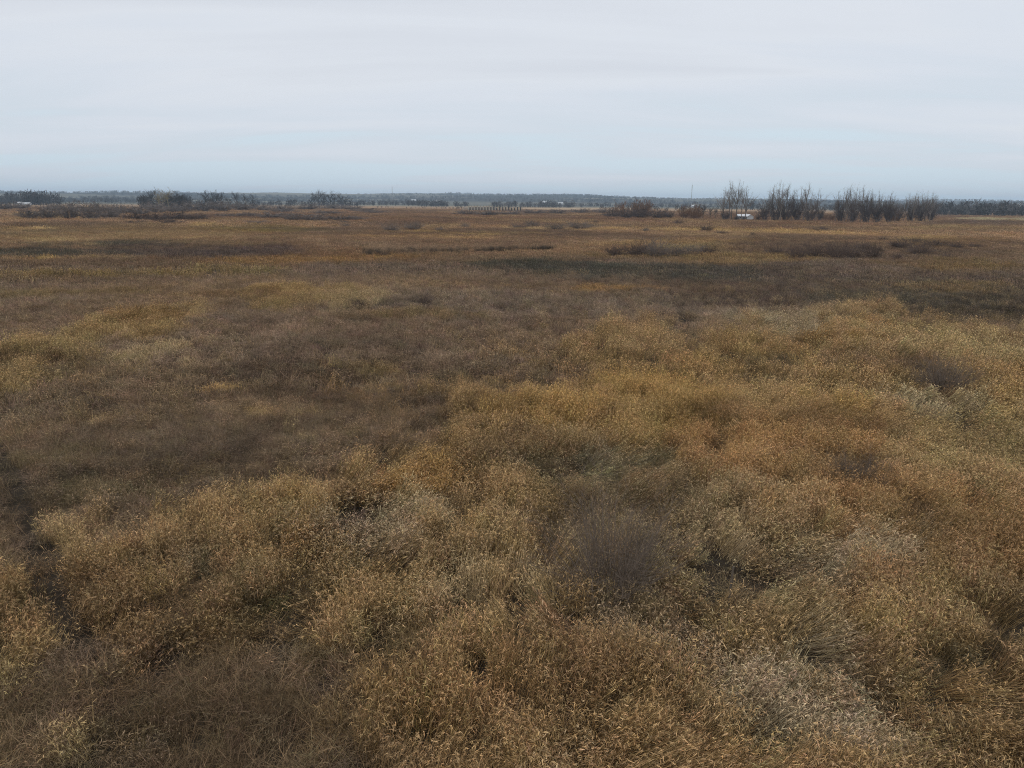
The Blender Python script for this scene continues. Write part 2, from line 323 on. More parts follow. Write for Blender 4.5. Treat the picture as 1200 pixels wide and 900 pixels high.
def zones(X, Y, mixed=False):
    """colour, height, reed share, lodging of the vegetation at ground points"""
    d = np.hypot(X, Y)
    wx = 0; wy = 0
    for wl_, am, sd in ((1.2, .35, 3), (4.0, 1.1, 5), (15.0, 3.5, 9), (60.0, 11.0, 13), (240.0, 32.0, 21)):
        k = am * np.clip(0.055 * d / am, 0, 1)
        wx = wx + (vnoise(X / wl_, Y / wl_, sd) - .5) * 2 * k; wy = wy + (vnoise(X / wl_ + 31.7, Y / wl_ - 17.1, sd + 1) - .5) * 2 * k
    px, py = project(X + wx, Y + wy)
    py = np.where(Y < 4, 2000 - 0 * py, py)
    n = len(X)
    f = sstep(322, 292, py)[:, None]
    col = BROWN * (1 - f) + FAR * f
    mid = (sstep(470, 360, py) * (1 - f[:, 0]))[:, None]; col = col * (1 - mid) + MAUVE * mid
    hgt = np.full(n, .62); reed = np.full(n, .10) + .3 * f[:, 0]; lod = np.full(n, .15)
    nz = fbm(X / np.clip(d * .05, 1.5, 40), Y / np.clip(d * .05, 1.5, 40), 40, 3) - .5
    for kind, g, fe, c, h, rd, lg, al in PATCHES:
        if kind == 'e':
            cx, cy_, rx, ry, ro = g
            m = (np.abs(px - cx) < rx * 1.8) & (np.abs(py - cy_) < (ry + rx * abs(math.sin(ro))) * 1.8)
            if not m.any(): continue
            dx = px[m] - cx; dy = py[m] - cy_
            if ro: dx, dy = dx * math.cos(ro) + dy * math.sin(ro), -dx * math.sin(ro) + dy * math.cos(ro)
            q = np.hypot(dx / rx, dy / ry) + nz[m] * 1.3
            a = sstep(1.3, .5, q) * al
            if mixed: a = np.clip((a - rng.uniform(0, 1, len(a))) * 2.2 + .5, 0, 1) * .75 + a * .25
        else:
            x0, y0 = g.min(0) - fe * 3; x1, y1 = g.max(0) + fe * 3
            m = (px > x0) & (px < x1) & (py > y0) & (py < y1)
            if not m.any(): continue
            qx = px[m]; qy = py[m]; ins = np.zeros(len(qx), bool); dist = np.full(len(qx), 1e9)
            for i in range(len(g)):
                A = g[i]; B = g[(i + 1) % len(g)]
                dist = np.minimum(dist, seg_dist(qx, qy, A, B))
                if A[1] != B[1]:
                    cr_ = ((A[1] > qy) != (B[1] > qy)) & (qx < (B[0] - A[0]) * (qy - A[1]) / (B[1] - A[1]) + A[0]); ins ^= cr_
            sd = np.where(ins, dist, -dist) + nz[m] * fe * 5.5
            a = sstep(-fe * .9, fe * .9, sd) * al
            if mixed: a = np.clip((a - rng.uniform(0, 1, len(a))) * 2.2 + .5, 0, 1) * .75 + a * .25
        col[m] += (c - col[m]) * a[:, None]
        if h is not None: hgt[m] += (h - hgt[m]) * a
        if rd is not None: reed[m] += (rd - reed[m]) * a
        if lg is not None: lod[m] += (lg - lod[m]) * a
    # the stands are never even: streaks and mottling of their own
    s1 = fbm(X / 2.2, Y / 2.2, 61, 3) - .5; s2 = fbm(X / 14, Y / 9, 67, 4) - .5; s3 = fbm(X / 90, Y / 40, 71, 4) - .5
    s4 = fbm(X / 4.5 + 2, Y / 4.5, 77, 3) - .5
    rk = .32 + .68 * reed
    br = 1 + .75 * s1 * sstep(120, 30, d) + .34 * rk * s2 + .6 * s3 * sstep(60, 200, d) + .9 * rk * s4 * sstep(200, 40, d)
    wm = fbm(X / 30 + 9, Y / 18, 83, 3) - .5
    col = col * br[:, None] * np.stack([1 + .14 * wm, 1 + 0 * wm, 1 - .22 * wm], 1)
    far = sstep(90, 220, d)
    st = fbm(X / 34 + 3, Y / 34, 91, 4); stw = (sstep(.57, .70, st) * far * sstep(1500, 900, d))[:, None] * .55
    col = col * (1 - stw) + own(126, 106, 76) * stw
    st = fbm(X / 45 - 8, Y / 45, 97, 4); stw = (sstep(.57, .70, st) * far * sstep(1500, 900, d))[:, None] * .5
    col = col * (1 - stw) + own(78, 64, 55) * stw
    tr = np.zeros(n)
    for pts, hw in TRAILS:
        P = [np.array(at(*p)) for p in pts]
        for A, B in zip(P[:-1], P[1:]):
            dd = seg_dist(X + .5 * (vnoise(X / 1.5, Y / 1.5, 7) - .5), Y, A, B)
            tr = np.maximum(tr, sstep(hw * 1.6, hw * .7, dd))
    return col, hgt, reed, lod, tr

# ------------------------------------------------------------------ ground: one sheet to the hills
def ground_z(X, Y):
    d = np.hypot(X, Y)
    rise = sstep(1900, 5200, d)
    roll_ = fbm(X / 1500 + 5, Y / 1500, 131, 3)
    ridge = fbm(X / 700, Y / 700 + 8, 137, 4)
    z = rise * (14 + 52 * roll_ + 26 * (ridge - .4)) * (1 - .35 * sstep(.15, .5, np.arctan2(X, np.maximum(Y, 1))))
    z = z * (1 - .25 * sstep(6500, 8600, d))
    return np.maximum(z, 0) + 0.0

aa = np.concatenate([np.linspace(-180, -56, 32, endpoint=False), np.linspace(-56, 56, 561), np.linspace(56, 180, 33)[1:-1]])
rr = np.concatenate([[1.0], np.geomspace(2.5, 900, 190), np.geomspace(930, 8800, 110)])
A_, R_ = np.meshgrid(np.radians(aa), rr)
GX = (np.sin(A_) * R_).ravel(); GY = (np.cos(A_) * R_).ravel()
gcol, gh, grd, gld, gtr = zones(GX, GY)
gd = np.hypot(GX, GY)
soil = np.array([.040, .031, .022])
fb = (sstep(90, 330, gd) * .85)[:, None]
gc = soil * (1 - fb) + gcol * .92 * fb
# land beyond the marsh: woods and stubble fields
w1 = fbm(GX / 900, GY / 420, 151, 3); w2 = fbm(GX / 900 + 4, GY / 300, 157, 3)
land = np.where((w1 > .53)[:, None], np.array([.045, .043, .036]), np.array([.12, .11, .08]))
land = np.where((w2 > .62)[:, None], np.array([.20, .18, .13]), land)
lf = sstep(1150, 1700, gd)[:, None]; gc = gc * (1 - lf) + land * lf
gz = ground_z(GX, GY)
na = len(aa); nr = len(rr)
idx = np.arange(na * nr).reshape(nr, na)
q = np.stack([idx[:-1], np.roll(idx, -1, 1)[:-1], np.roll(idx, -1, 1)[1:], idx[1:]], -1).reshape(-1, 4)
me = bpy.data.meshes.new('ground')
cv = np.array([[0, 0, 0.0]]); V = np.concatenate([np.stack([GX, GY, gz], 1), cv])
q = q[:, ::-1]
faces = q.tolist() + [[idx[0, i], len(V) - 1, idx[0, (i + 1) % na]] for i in range(na)][::1]
faces = [f for f in faces]
me.from_pydata(V.tolist(), [], faces)
at_ = me.attributes.new('veg', 'FLOAT_COLOR', 'POINT')
gcv = np.concatenate([gc, [soil]]); at_.data.foreach_set('color', np.concatenate([gcv, np.ones((len(gcv), 1))], 1).astype(np.float32).ravel())
me.polygons.foreach_set('use_smooth', [True] * len(me.polygons)); me.update()
ground = bpy.data.objects.new('ground', me); C.objects.link(ground); tag(ground, 'flat brown marsh plain reaching to low wooded hills', kind='structure')
gm = bpy.data.materials.new('marsh_ground'); gm.use_nodes = True; nt = gm.node_tree; bs = nt.nodes['Principled BSDF']
bs.inputs['Roughness'].default_value = 1.0; bs.inputs['Specular IOR Level'].default_value = 0.05
ga = nt.nodes.new('ShaderNodeAttribute'); ga.attribute_name = 'veg'
tc = nt.nodes.new('ShaderNodeTexCoord')
gn1 = nt.nodes.new('ShaderNodeTexNoise'); gn1.inputs['Scale'].default_value = .9; gn1.inputs['Detail'].default_value = 8; gn1.inputs['Roughness'].default_value = .65
nt.links.new(tc.outputs['Object'], gn1.inputs['Vector'])
gmr = nt.nodes.new('ShaderNodeMapRange'); gmr.inputs[1].default_value = .3; gmr.inputs[2].default_value = .7; gmr.inputs[3].default_value = .6; gmr.inputs[4].default_value = 1.4
nt.links.new(gn1.outputs[0], gmr.inputs[0])
gs = nt.nodes.new('ShaderNodeVectorMath'); gs.operation = 'SCALE'; nt.links.new(ga.outputs['Color'], gs.inputs[0]); nt.links.new(gmr.outputs[0], gs.inputs['Scale'])
nt.links.new(gs.outputs[0], bs.inputs['Base Color'])
gb = nt.nodes.new('ShaderNodeBump'); gb.inputs['Strength'].default_value = .6; gb.inputs['Distance'].default_value = .15; nt.links.new(gn1.outputs[0], gb.inputs['Height']); nt.links.new(gb.outputs[0], bs.inputs['Normal'])
me.materials.append(gm)

# ------------------------------------------------------------------ grass tufts
protos = bpy.data.collections.new('grass_tufts')
def proto_collection(name, objs):
    c = bpy.data.collections.new(name)
    for o in objs: c.objects.link(o)
    return c

def unit(v): v = np.asarray(v, float); return v / (np.linalg.norm(v) + 1e-9)

def reed_tuft(rs, n, rad, wmul, plumes=True, leaves=3, comb=False):
    mb = MB()
    for i in range(n):
        a = rs.uniform(0, 2 * math.pi); r = rad * math.sqrt(rs.uniform()); b = np.array([r * math.cos(a), r * math.sin(a), -.03])
        h = rs.uniform(.7, 1.08); la = a + rs.normal(0, .9); le = abs(rs.normal(.10, .10))
        ld = np.array([math.cos(la), math.sin(la), 0]); sb = rs.uniform(0, 1)
        P = lambda t: b + np.array([0, 0, 1]) * h * (t - .10 * le * 4 * t * t * .5) + ld * h * (le * t + .35 * le * t * t)
        va = rs.uniform(0, math.pi); side = np.array([math.cos(va), math.sin(va), 0])
        mb.ribbon([P(0), P(.5), P(.93)], [.005 * wmul, .005 * wmul, .003 * wmul], side, sb * .8)
        for k in range(leaves):
            t0 = rs.uniform(.15, .85); p0 = P(t0); aa_ = rs.uniform(0, 2 * math.pi); o = np.array([math.cos(aa_), math.sin(aa_), 0])
            L_ = rs.uniform(.10, .21); rise_ = rs.uniform(.45, 1.1)
            p1 = p0 + o * L_ * .34 + np.array([0, 0, L_ * .50 * rise_]); p2 = p0 + o * L_ * .72 + np.array([0, 0, L_ * (rise_ * .95 - .22)])
            if comb:
                o2 = o * .16; p1 = p0 + o2 * L_ + np.array([0, 0, L_ * .6]); p2 = p0 + o2 * L_ * 1.6 + np.array([0, 0, L_ * 1.25])
            sd = unit(np.cross(o, [0, 0, 1]) + rs.normal(0, .35, 3))
            mb.ribbon([p0, p1, p2], [.005 * wmul, .0078 * wmul, .002 * wmul], sd, rs.uniform(0, 1))
        if plumes and rs.uniform() < .75:
            p0 = P(.86); dr = unit(P(1.0) - P(.9) + rs.normal(0, .12, 3)); L_ = rs.uniform(.08, .15); e = ld * rs.uniform(0, .05)
            pb = rs.uniform(.2, 1)
            for j in range(3):
                va = rs.uniform(0, 2 * math.pi); o = np.array([math.cos(va), math.sin(va), 0]); side = unit(np.cross(dr, o)); f = rs.uniform(.55, 1)
                mb.ribbon([p0 + dr * L_ * .12 * j, p0 + dr * L_ * (.4 + .12 * j) + e * .3 + o * .012, p0 + dr * L_ * (.62 + .15 * j) * f + e + o * .03 - np.array([0, 0, .03])], [.003 * wmul, .0095 * wmul ** .85, .002 * wmul], side, min(1, pb * rs.uniform(.7, 1.2)), 1.0)
    return mb

def sedge_tuft(rs, n, rad, wmul):
    mb = MB(); fa = rs.uniform(0, 2 * math.pi)
    for i in range(n):
        a = rs.uniform(0, 2 * math.pi); r = rad * math.sqrt(rs.uniform()); b = np.array([r * math.cos(a), r * math.sin(a), -.02])
        la = fa + rs.normal(0, 1.1); o = np.array([math.cos(la), math.sin(la), 0]); L_ = rs.uniform(.5, 1.15); st = rs.uniform(.25, 1.0)
        up_ = np.array([0, 0, 1.0])
        p1 = b + o * L_ * .22 * st + up_ * L_ * (.62 - .18 * st); p2 = b + o * L_ * .72 * st + up_ * L_ * (.92 - .62 * st)
        va = rs.uniform(0, math.pi); sd = unit(np.cross(o, up_) + rs.normal(0, .5, 3))
        mb.ribbon([b, p1, p2], [.006 * wmul, .007 * wmul, .002 * wmul], sd, rs.uniform(0, 1) ** 1.3, 1.0 if rs.uniform() < .06 else 0.0)
    return mb

M_REED = grass_material('reed_grass_blades', .15, (1.45, 1.42, 1.42), (.07, .06, .046), (1.25, .17)); M_SEDGE = grass_material('sedge_blades', .2, (1.2, 1.2, 1.2), (.03, .025, .018))
prs = np.random.default_rng(3)
LODS = [  # near, far, reed (stems, radius, width), reed per m2, sedge (blades, radius, width), sedge per m2
    (3.0, 40, (36, .25, .84), 19, (70, .30, .9), 20),
    (34, 105, (40, .55, 1.9), 3.8, (75, .65, 2.3), 4.2),
    (92, 290, (40, 1.3, 5.0), .75, (80, 1.5, 5.0), .85),
    (260, 950, (46, 3.0, 11.0), .12, (80, 3.4, 11.0), .13)]
NVAR = 5
reed_objs = []; sedge_objs = []
for li, L_ in enumerate(LODS):
    for v in range(NVAR):
        n, r_, w = L_[2]; o = reed_tuft(prs, n, r_, w).build('reed_tuft', M_REED, link=False); o.name = 'reed_tuft_%02d' % (li * NVAR + v); reed_objs.append(o)
        n, r_, w = L_[4]; o = sedge_tuft(prs, n, r_, w).build('sedge_tuft', M_SEDGE, link=False); o.name = 'sedge_tuft_%02d' % (li * NVAR + v); sedge_objs.append(o)
NCOMB = 4
for li in (0, 1):
    for v in range(NCOMB):
        n, r_, w = LODS[li][2]; o = reed_tuft(prs, int(n * 1.2), r_ * 1.15, w, comb=True).build('reed_tuft', M_REED, link=False); o.name = 'reed_tuft_%02d' % (len(LODS) * NVAR + li * NCOMB + v); reed_objs.append(o)
reed_col = proto_collection('reed_tufts', reed_objs)
sedge_col = proto_collection('sedge_tufts', sedge_objs)

def scatter(name, P, rot, scl, idx_, tint, coll, label):
    me = bpy.data.meshes.new(name); me.vertices.add(len(P)); me.vertices.foreach_set('co', P.astype(np.float32).ravel())
    for nm, ty, key, dat in (('rot', 'FLOAT_VECTOR', 'vector', rot), ('scl', 'FLOAT_VECTOR', 'vector', scl), ('tint', 'FLOAT_VECTOR', 'vector', tint)):
        a = me.attributes.new(nm, ty, 'POINT'); a.data.foreach_set(key, dat.astype(np.float32).ravel())
    a = me.attributes.new('pick', 'INT', 'POINT'); a.data.foreach_set('value', idx_.astype(np.int32))
    me.update()
    o = bpy.data.objects.new(name, me); C.objects.link(o); tag(o, label, kind='stuff')
    ng = bpy.data.node_groups.new(name + '_scatter', 'GeometryNodeTree'); ng.is_modifier = True
    ng.interface.new_socket('Geometry', in_out='INPUT', socket_type='NodeSocketGeometry'); ng.interface.new_socket('Geometry', in_out='OUTPUT', socket_type='NodeSocketGeometry')
    N = ng.nodes.new; L = ng.links.new
    gi = N('NodeGroupInput'); go = N('NodeGroupOutput'); ip = N('GeometryNodeInstanceOnPoints'); ci = N('GeometryNodeCollectionInfo')
    ci.inputs['Collection'].default_value = coll; ci.inputs['Separate Children'].default_value = True; ci.inputs['Reset Children'].default_value = True
    def attr(nm, ty):
        k = N('GeometryNodeInputNamedAttribute'); k.data_type = ty; k.inputs[0].default_value = nm; return k.outputs[0]
    er = N('FunctionNodeEulerToRotation')
    L(attr('rot', 'FLOAT_VECTOR'), er.inputs[0]); L(er.outputs[0], ip.inputs['Rotation'])
    L(attr('scl', 'FLOAT_VECTOR'), ip.inputs['Scale']); L(attr('pick', 'INT'), ip.inputs['Instance Index'])
    ip.inputs['Pick Instance'].default_value = True
    L(gi.outputs[0], ip.inputs['Points']); L(ci.outputs[0], ip.inputs['Instance']); L(ip.outputs[0], go.inputs[0])
    md = o.modifiers.new('scatter', 'NODES'); md.node_group = ng
    return o

def euler_from(zdir, spin):
    """euler angles (XYZ) of a frame whose z axis is zdir, spun about it"""
    z = zdir / np.linalg.norm(zdir, axis=1, keepdims=True)
    ref = np.stack([np.cos(spin), np.sin(spin), np.zeros_like(spin)], 1)
    x = ref - z * (ref * z).sum(1, keepdims=True); x /= np.linalg.norm(x, axis=1, keepdims=True) + 1e-9
    y = np.cross(z, x)
    # R = [x y z] columns ; XYZ euler: R = Rz Ry Rx
    ry = -np.arcsin(np.clip(x[:, 2], -1, 1)); rx = np.arctan2(y[:, 2], z[:, 2]); rz = np.arctan2(x[:, 1], x[:, 0])
    return np.stack([rx, ry, rz], 1)

SWIRLS = [(670, 565, 1.2), (655, 705, -1.0), (880, 830, .6), (970, 790, -.8), (440, 620, .8), (950, 386, 1)]
def lean_dir(X, Y, lod):
    a = fbm(X / 5, Y / 5, 201, 2) * 10.0 + (fbm(X / 1.3, Y / 1.3, 207, 2) - .5) * 3.0 * (1 - lod) + rng.normal(0, .9, len(X)) * (1 - np.clip(lod * 1.5, 0, 1))
    vx = np.cos(a) * .8 + .55; vy = np.sin(a) * .8 - .5
    for px, py, s in SWIRLS:
        cx, cy_ = at(px, py); dx = X - cx; dy = Y - cy_; r = np.hypot(dx, dy); w = np.exp(-(r / 3.0) ** 2) * 1.8
        vx += w * (-dy * s / (r + .5) + dx * .3 / (r + .5)); vy += w * (dx * s / (r + .5) + dy * .3 / (r + .5))
    n = np.hypot(vx, vy) + 1e-6
    return vx / n, vy / n

HALF = 46.0
out = {'reed': [], 'sedge': []}
for li, (d0, d1, rp, rden, sp, sden) in enumerate(LODS):
    area = math.radians(2 * HALF) / 2 * (d1 * d1 - d0 * d0)
    for kind, den in (('reed', rden), ('sedge', sden)):
        n = int(area * den)
        d = np.sqrt(rng.uniform(d0 * d0, d1 * d1, n)); a = np.radians(rng.uniform(-HALF, HALF, n))
        X = d * np.sin(a); Y = d * np.cos(a)
        # cross-fade between the levels of detail
        keep = np.ones(n, bool)
        if li > 0: e = LODS[li - 1][1]; keep &= rng.uniform(0, 1, n) < sstep(d0, e, d) + 1e-6
        if li < len(LODS) - 1: s_ = LODS[li + 1][0]; keep &= rng.uniform(0, 1, n) < 1 - sstep(s_, d1, d)
        X = X[keep]; Y = Y[keep]; d = d[keep]; n = len(X)
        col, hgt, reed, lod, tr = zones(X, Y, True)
        pn = fbm(X / 1.1, Y / 1.1, 301, 3) if d1 < 120 else rng.uniform(.25, .75, n)
        pick_reed = sstep(.30, .70, .5 + (pn - .5) * .8) < reed
        gap = fbm(X / .62, Y / .62, 311, 3) * .7 + fbm(X / 2.4, Y / 2.4, 317, 3) * .3 if d1 < 120 else fbm(X / 5, Y / 5, 311, 3)
        ok = (tr < .4) | (rng.uniform(0, 1, n) < .12)
        cleft = np.abs(fbm(X / 4.2, Y / 4.2, 341, 3) - .5) < .019 + .022 * (fbm(X / 8, Y / 8, 347, 2) > .55)
        if kind == 'reed':
            ok &= pick_reed
            if li < 2: ok &= ~cleft | (rng.uniform(0, 1, n) < .12)
            if li < 2: ok &= (gap > .42) | (rng.uniform(0, 1, n) < .12)
        else:
            ok &= ~pick_reed | ((rng.uniform(0, 1, n) < .14) & (gap > .44) & ~(cleft & (reed > .7)))
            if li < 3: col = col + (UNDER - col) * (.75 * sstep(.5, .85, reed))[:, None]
        X = X[ok]; Y = Y[ok]; d = d[ok]; col = col[ok]; hgt = hgt[ok]; lod = lod[ok]; gap = gap[ok]; n = len(X)
        vx, vy = lean_dir(X, Y, lod)
        ln = fbm(X / 2.4, Y / 2.4, 331, 2); calm = np.clip(lod * 1.6, 0, 1)
        if kind == 'reed':
            tilt = np.radians(4 + 26 * ln ** 2 + 74 * np.clip(lod + (ln - .5) * .8, 0, 1) ** 1.15) + rng.normal(0, .07, n)
            h = hgt * np.clip(.42 + 1.15 * gap, .6, 1.3) * rng.uniform(.85, 1.15, n)
        else:
            tilt = np.radians(10 + 40 * ln * (0.4 + lod)) + rng.normal(0, .12, n)
            h = np.minimum(hgt, .75) * (.82 + .36 * gap) * rng.uniform(.8, 1.2, n)
        tilt = np.clip(tilt, 0, 1.40)
        if li >= 2: tilt *= .5
        z = np.stack([np.sin(tilt) * vx, np.sin(tilt) * vy, np.cos(tilt)], 1)
        rot = euler_from(z, rng.uniform(0, 2 * math.pi, n))
        pick_ = rng.integers(0, NVAR, n) + li * NVAR
        if kind == 'reed' and li < 2: pick_ = np.where(tilt > .62, rng.integers(0, NCOMB, n) + len(LODS) * NVAR + li * NCOMB, pick_)
        wsc = rng.uniform(.85, 1.2, n) * (.8 + .2 * h)
        scl = np.stack([wsc, wsc, h], 1)
        tint = col * rng.uniform(.78, 1.22, n)[:, None] * (1 + rng.normal(0, .04, (n, 3)))
        P = np.stack([X, Y, np.zeros(n)], 1)
        out[kind].append((P, rot, scl, pick_, np.clip(tint * np.minimum(1, .50 / np.maximum(tint.max(1, keepdims=True), 1e-4)), .004, 1)))
for kind, coll, label in (('reed', reed_col, 'tan and rust reed canary grass with pale seed heads, standing and lodged'), ('sedge', sedge_col, 'low matted brown sedge meadow grass')):
    cat_ = [np.concatenate(x) for x in zip(*out[kind])]
    scatter('reed_grass' if kind == 'reed' else 'sedge_grass', *cat_, coll, label)
    print(kind, len(cat_[0]))

# cattail belt across the middle marsh: pale tops over dark stalks
ca = []
for i in range(1100):
    px = 430 + 220 * random.random() ** 1.3
    if vnoise(np.array([px / 4.0]), np.array([.5]), 5)[0] < random.uniform(.2, .7): continue
    t = (px - 436) / 212
    x, y = at(px, 297.5 - 4.5 * t + random.gauss(0, 1.3) * (1.15 - t)); ca.append((x, y, random.random() ** 2))
ca = np.array(ca); n = len(ca); front = np.arange(n) % 2 == 0
P = np.stack([ca[:, 0], ca[:, 1] - np.where(front, 2.2, 0), np.zeros(n)], 1)
tn = np.where(front[:, None], own(62, 54, 45), own(112, 94, 75)) * rng.uniform(.75, 1.25, (n, 1))
scatter('cattail_belt', P, np.stack([rng.normal(0, .06, n), rng.normal(0, .06, n), rng.uniform(0, 6.28, n)], 1), np.stack([np.full(n, .8)] * 2 + [np.where(front, rng.uniform(.7, 1.4, n), rng.uniform(.9, 1.9, n))], 1), rng.integers(NVAR, 2 * NVAR, n), tn, reed_col, 'thin belt of pale cattails over dark stalks across the middle marsh')

# ------------------------------------------------------------------ shrubs and trees
W_DARK = twig_material('willow_bark', tuple(own(70, 60, 54) * .88)); W_ORANGE = twig_material('orange_willow_bark', tuple(own(92, 70, 52) * .8))
W_BROWN = twig_material('brown_twigs', tuple(own(66, 59, 56) * .85)); W_NEAR = twig_material('near_willow_bark', tuple(own(80, 71, 63) * .86)); W_GREY = twig_material('grey_twigs', tuple(own(82, 75, 70) * .98)); B_POP = twig_material('poplar_bark', tuple(own(84, 77, 70) * .88), .4); B_DARK = twig_material('dark_bark', tuple(own(54, 53, 52) * .8), .3)

def twig(mb, rs, p, d, L_, w, br, segs=2, curl=.25):
    pts = [np.array(p)]; dd = unit(d)
    for i in range(segs):
        dd = unit(dd + rs.normal(0, curl, 3) + np.array([0, 0, .10])); pts.append(pts[-1] + dd * L_ / segs)
    sd = unit(np.cross(dd, rs.normal(0, 1, 3)))
    mb.ribbon(pts, [w * (1 - .75 * i / segs) for i in range(segs + 1)], sd, br)
    return pts

def shrub_mesh(rs, stems, side, tw, wst, wtw, spread=.9):
    """unit shrub: 1 high, about 1 wide; returns stems and twigs"""
    a = MB(); b = MB()
    for i in range(stems):
        az = rs.uniform(0, 2 * math.pi); el = rs.uniform(0, 1) ** .7 * spread
        d = np.array([math.cos(az) * math.sin(el), math.sin(az) * math.sin(el), math.cos(el)])
        base = np.array([math.cos(az), math.sin(az), 0]) * rs.uniform(0, .12)
        L_ = rs.uniform(.55, 1.0) * (1 - .15 * el)
        pts = [base]; dd = d.copy()
        for k in range(4):
            dd = unit(dd + rs.normal(0, .07, 3) + np.array([0, 0, .05])); pts.append(pts[-1] + dd * L_ / 4)
        a.tube(pts, [wst, wst * .8, wst * .6, wst * .4, wst * .2], 3, rs.uniform(0, 1))
        for k in range(side):
            t = rs.uniform(.15, .95) * 4; j = min(int(t), 3); p = pts[j] + (pts[j + 1] - pts[j]) * (t - j)
            q_ = twig(b, rs, p, dd + rs.normal(0, .45, 3), L_ * rs.uniform(.22, .42), wtw * 1.6, rs.uniform(0, 1), 2, .2)
            for m in range(tw):
                twig(b, rs, q_[1] + (q_[2] - q_[1]) * rs.uniform(0, 1), q_[2] - q_[1] + rs.normal(0, .05, 3), L_ * rs.uniform(.10, .24), wtw, rs.uniform(0, 1), 2, .3)
    return a, b

srs = np.random.default_rng(21)
def shrub_proto(stems, side, tw, wst, wtw, mats, spread=.9):
    a, b = shrub_mesh(srs, stems, side, tw, wst, wtw, spread)
    return (a.build('stems', mats, link=False).data, b.build('twigs', mats, link=False).data)
NEAR_SHRUBS = [shrub_proto(130, 8, 5, .0042, .0018, W_NEAR, 1.02) for _ in range(2)]
MID_SHRUBS = [shrub_proto(56, 8, 5, .0055, .0052, W_DARK, 1.0) for _ in range(3)]
FAR_SHRUBS = [shrub_proto(44, 8, 4, .010, .012, W_DARK, 1.1) for _ in range(5)]
FAR_THIN = [shrub_proto(34, 8, 5, .008, .010, W_DARK, .75) for _ in range(5)]
def remat(protos_, mat):
    res = []
    for a, b in protos_:
        a2 = a.copy(); b2 = b.copy(); a2.materials[0] = mat; b2.materials[0] = mat; res.append((a2, b2))
    return res
FAR_ORANGE = remat(FAR_SHRUBS[:3], W_ORANGE); FAR_BROWN = remat(FAR_THIN, W_BROWN); FAR_GREY = remat(FAR_SHRUBS, W_GREY); MID_GREY = remat(MID_SHRUBS, W_GREY)
BASE_OF = {}
def shrub(px, py, wpx, hpx, protos_, label, group=None, name='willow_shrub', cat='shrub', dist=None):
    x, y = at(px, py) if dist is None else at_dist(px, dist)
    depth = x * fwd[0] + y * fwd[1] + CAM_H * math.sin(PITCH)
    w = wpx / FPX * depth * (1.0 if py > 550 else 1.12 if py > 262 else 1.0); h = hpx / FPX * depth * (1.05 if py > 550 else 1.15 if py > 262 else 1.02)
    a, b = protos_[random.randrange(len(protos_))]
    r = empty(name, (x, y, 0), random.uniform(0, 6.28), (w / 1.25, w / 1.25, h))
    oa = bpy.data.objects.new('stems', a); C.objects.link(oa); oa.parent = r
    ob = bpy.data.objects.new('twigs', b); C.objects.link(ob); ob.parent = r
    tag(r, label, cat, group)
    return r

ORD = ['first', 'second', 'third', 'fourth', 'fifth', 'sixth', 'seventh', 'eighth', 'ninth', 'tenth', 'eleventh', 'twelfth', 'thirteenth', 'fourteenth', 'fifteenth', 'sixteenth', 'seventeenth', 'eighteenth', 'nineteenth', 'twentieth']
def row(fmt, group, items, protos_, name='willow_shrub', cat='shrub'):
    """items: (x, base y, width, height) in photograph pixels, labelled by place from the left"""
    items = sorted(items)
    for i, (px, py, w, h) in enumerate(items):
        where = 'leftmost' if i == 0 else 'rightmost' if i == len(items) - 1 else ORD[i] + ' from the left'
        shrub(px, py, w, h, protos_, fmt % where, group, name, cat)

# single shrubs of the near marsh
shrub(716, 708, 175, 140, [NEAR_SHRUBS[0]], 'large bare grey-brown willow shrub standing alone in the near tan reed grass')
shrub(1106, 462, 80, 40, [NEAR_SHRUBS[1]], 'dark bare willow shrub below the pale gold reed crest at right')
shrub(1000, 582, 100, 50, [NEAR_SHRUBS[1]], 'low sparse dark shrub sunk in the rust reeds right of centre')
shrub(496, 361, 26, 15, [MID_SHRUBS[0]], 'small round dark shrub alone beside the straw patch in the brown meadow')
shrub(420, 363, 20, 13, [MID_SHRUBS[1]], 'thin small shrub in the straw patch left of the round dark shrub')
shrub(466, 364, 18, 7, MID_SHRUBS, 'very low dark shrub just left of the round dark shrub')
shrub(955, 392, 10, 0.1 + 8, MID_SHRUBS, 'tiny dark shrub on the pale flattened reed hump')
# middle distance
row('dark willow in the clump amid pale grass right of centre, %s', 'willow clump in the middle marsh', [(722, 301, 34, 13), (745, 302, 40, 17), (768, 303, 42, 20), (792, 302, 30, 13), (812, 301, 30, 13), (828, 300, 24, 12)], MID_SHRUBS + MID_GREY)
row('dark willow in the long clump below the poplar groves, %s', 'long willow clump at right', [(908, 300, 30, 11), (934, 305, 30, 16), (957, 303, 36, 18), (980, 304, 34, 20), (1000, 304, 34, 18), (1012, 294, 22, 8), (1022, 304, 26, 16)], MID_SHRUBS)
row('dark shrub in the scattered patch right of the long willow clump, %s', 'scattered shrubs at far right', [(1034, 283, 14, 5), (1055, 292, 36, 11), (1076, 300, 34, 14), (1068, 285, 28, 6), (1051, 306, 15, 9), (1097, 290, 40, 9), (1120, 292, 18, 8), (1140, 291, 26, 6), (1110, 304, 18, 7)], MID_SHRUBS)
row('small shrub in the loose line crossing the middle marsh, %s', 'loose line of small shrubs', [(458, 272, 24, 9), (484, 270, 30, 10), (515, 271, 12, 5), (545, 267, 14, 5), (608, 268, 22, 6), (624, 267, 22, 8), (650, 270, 26, 8), (680, 269, 34, 9), (757, 272, 10, 5)], MID_GREY)
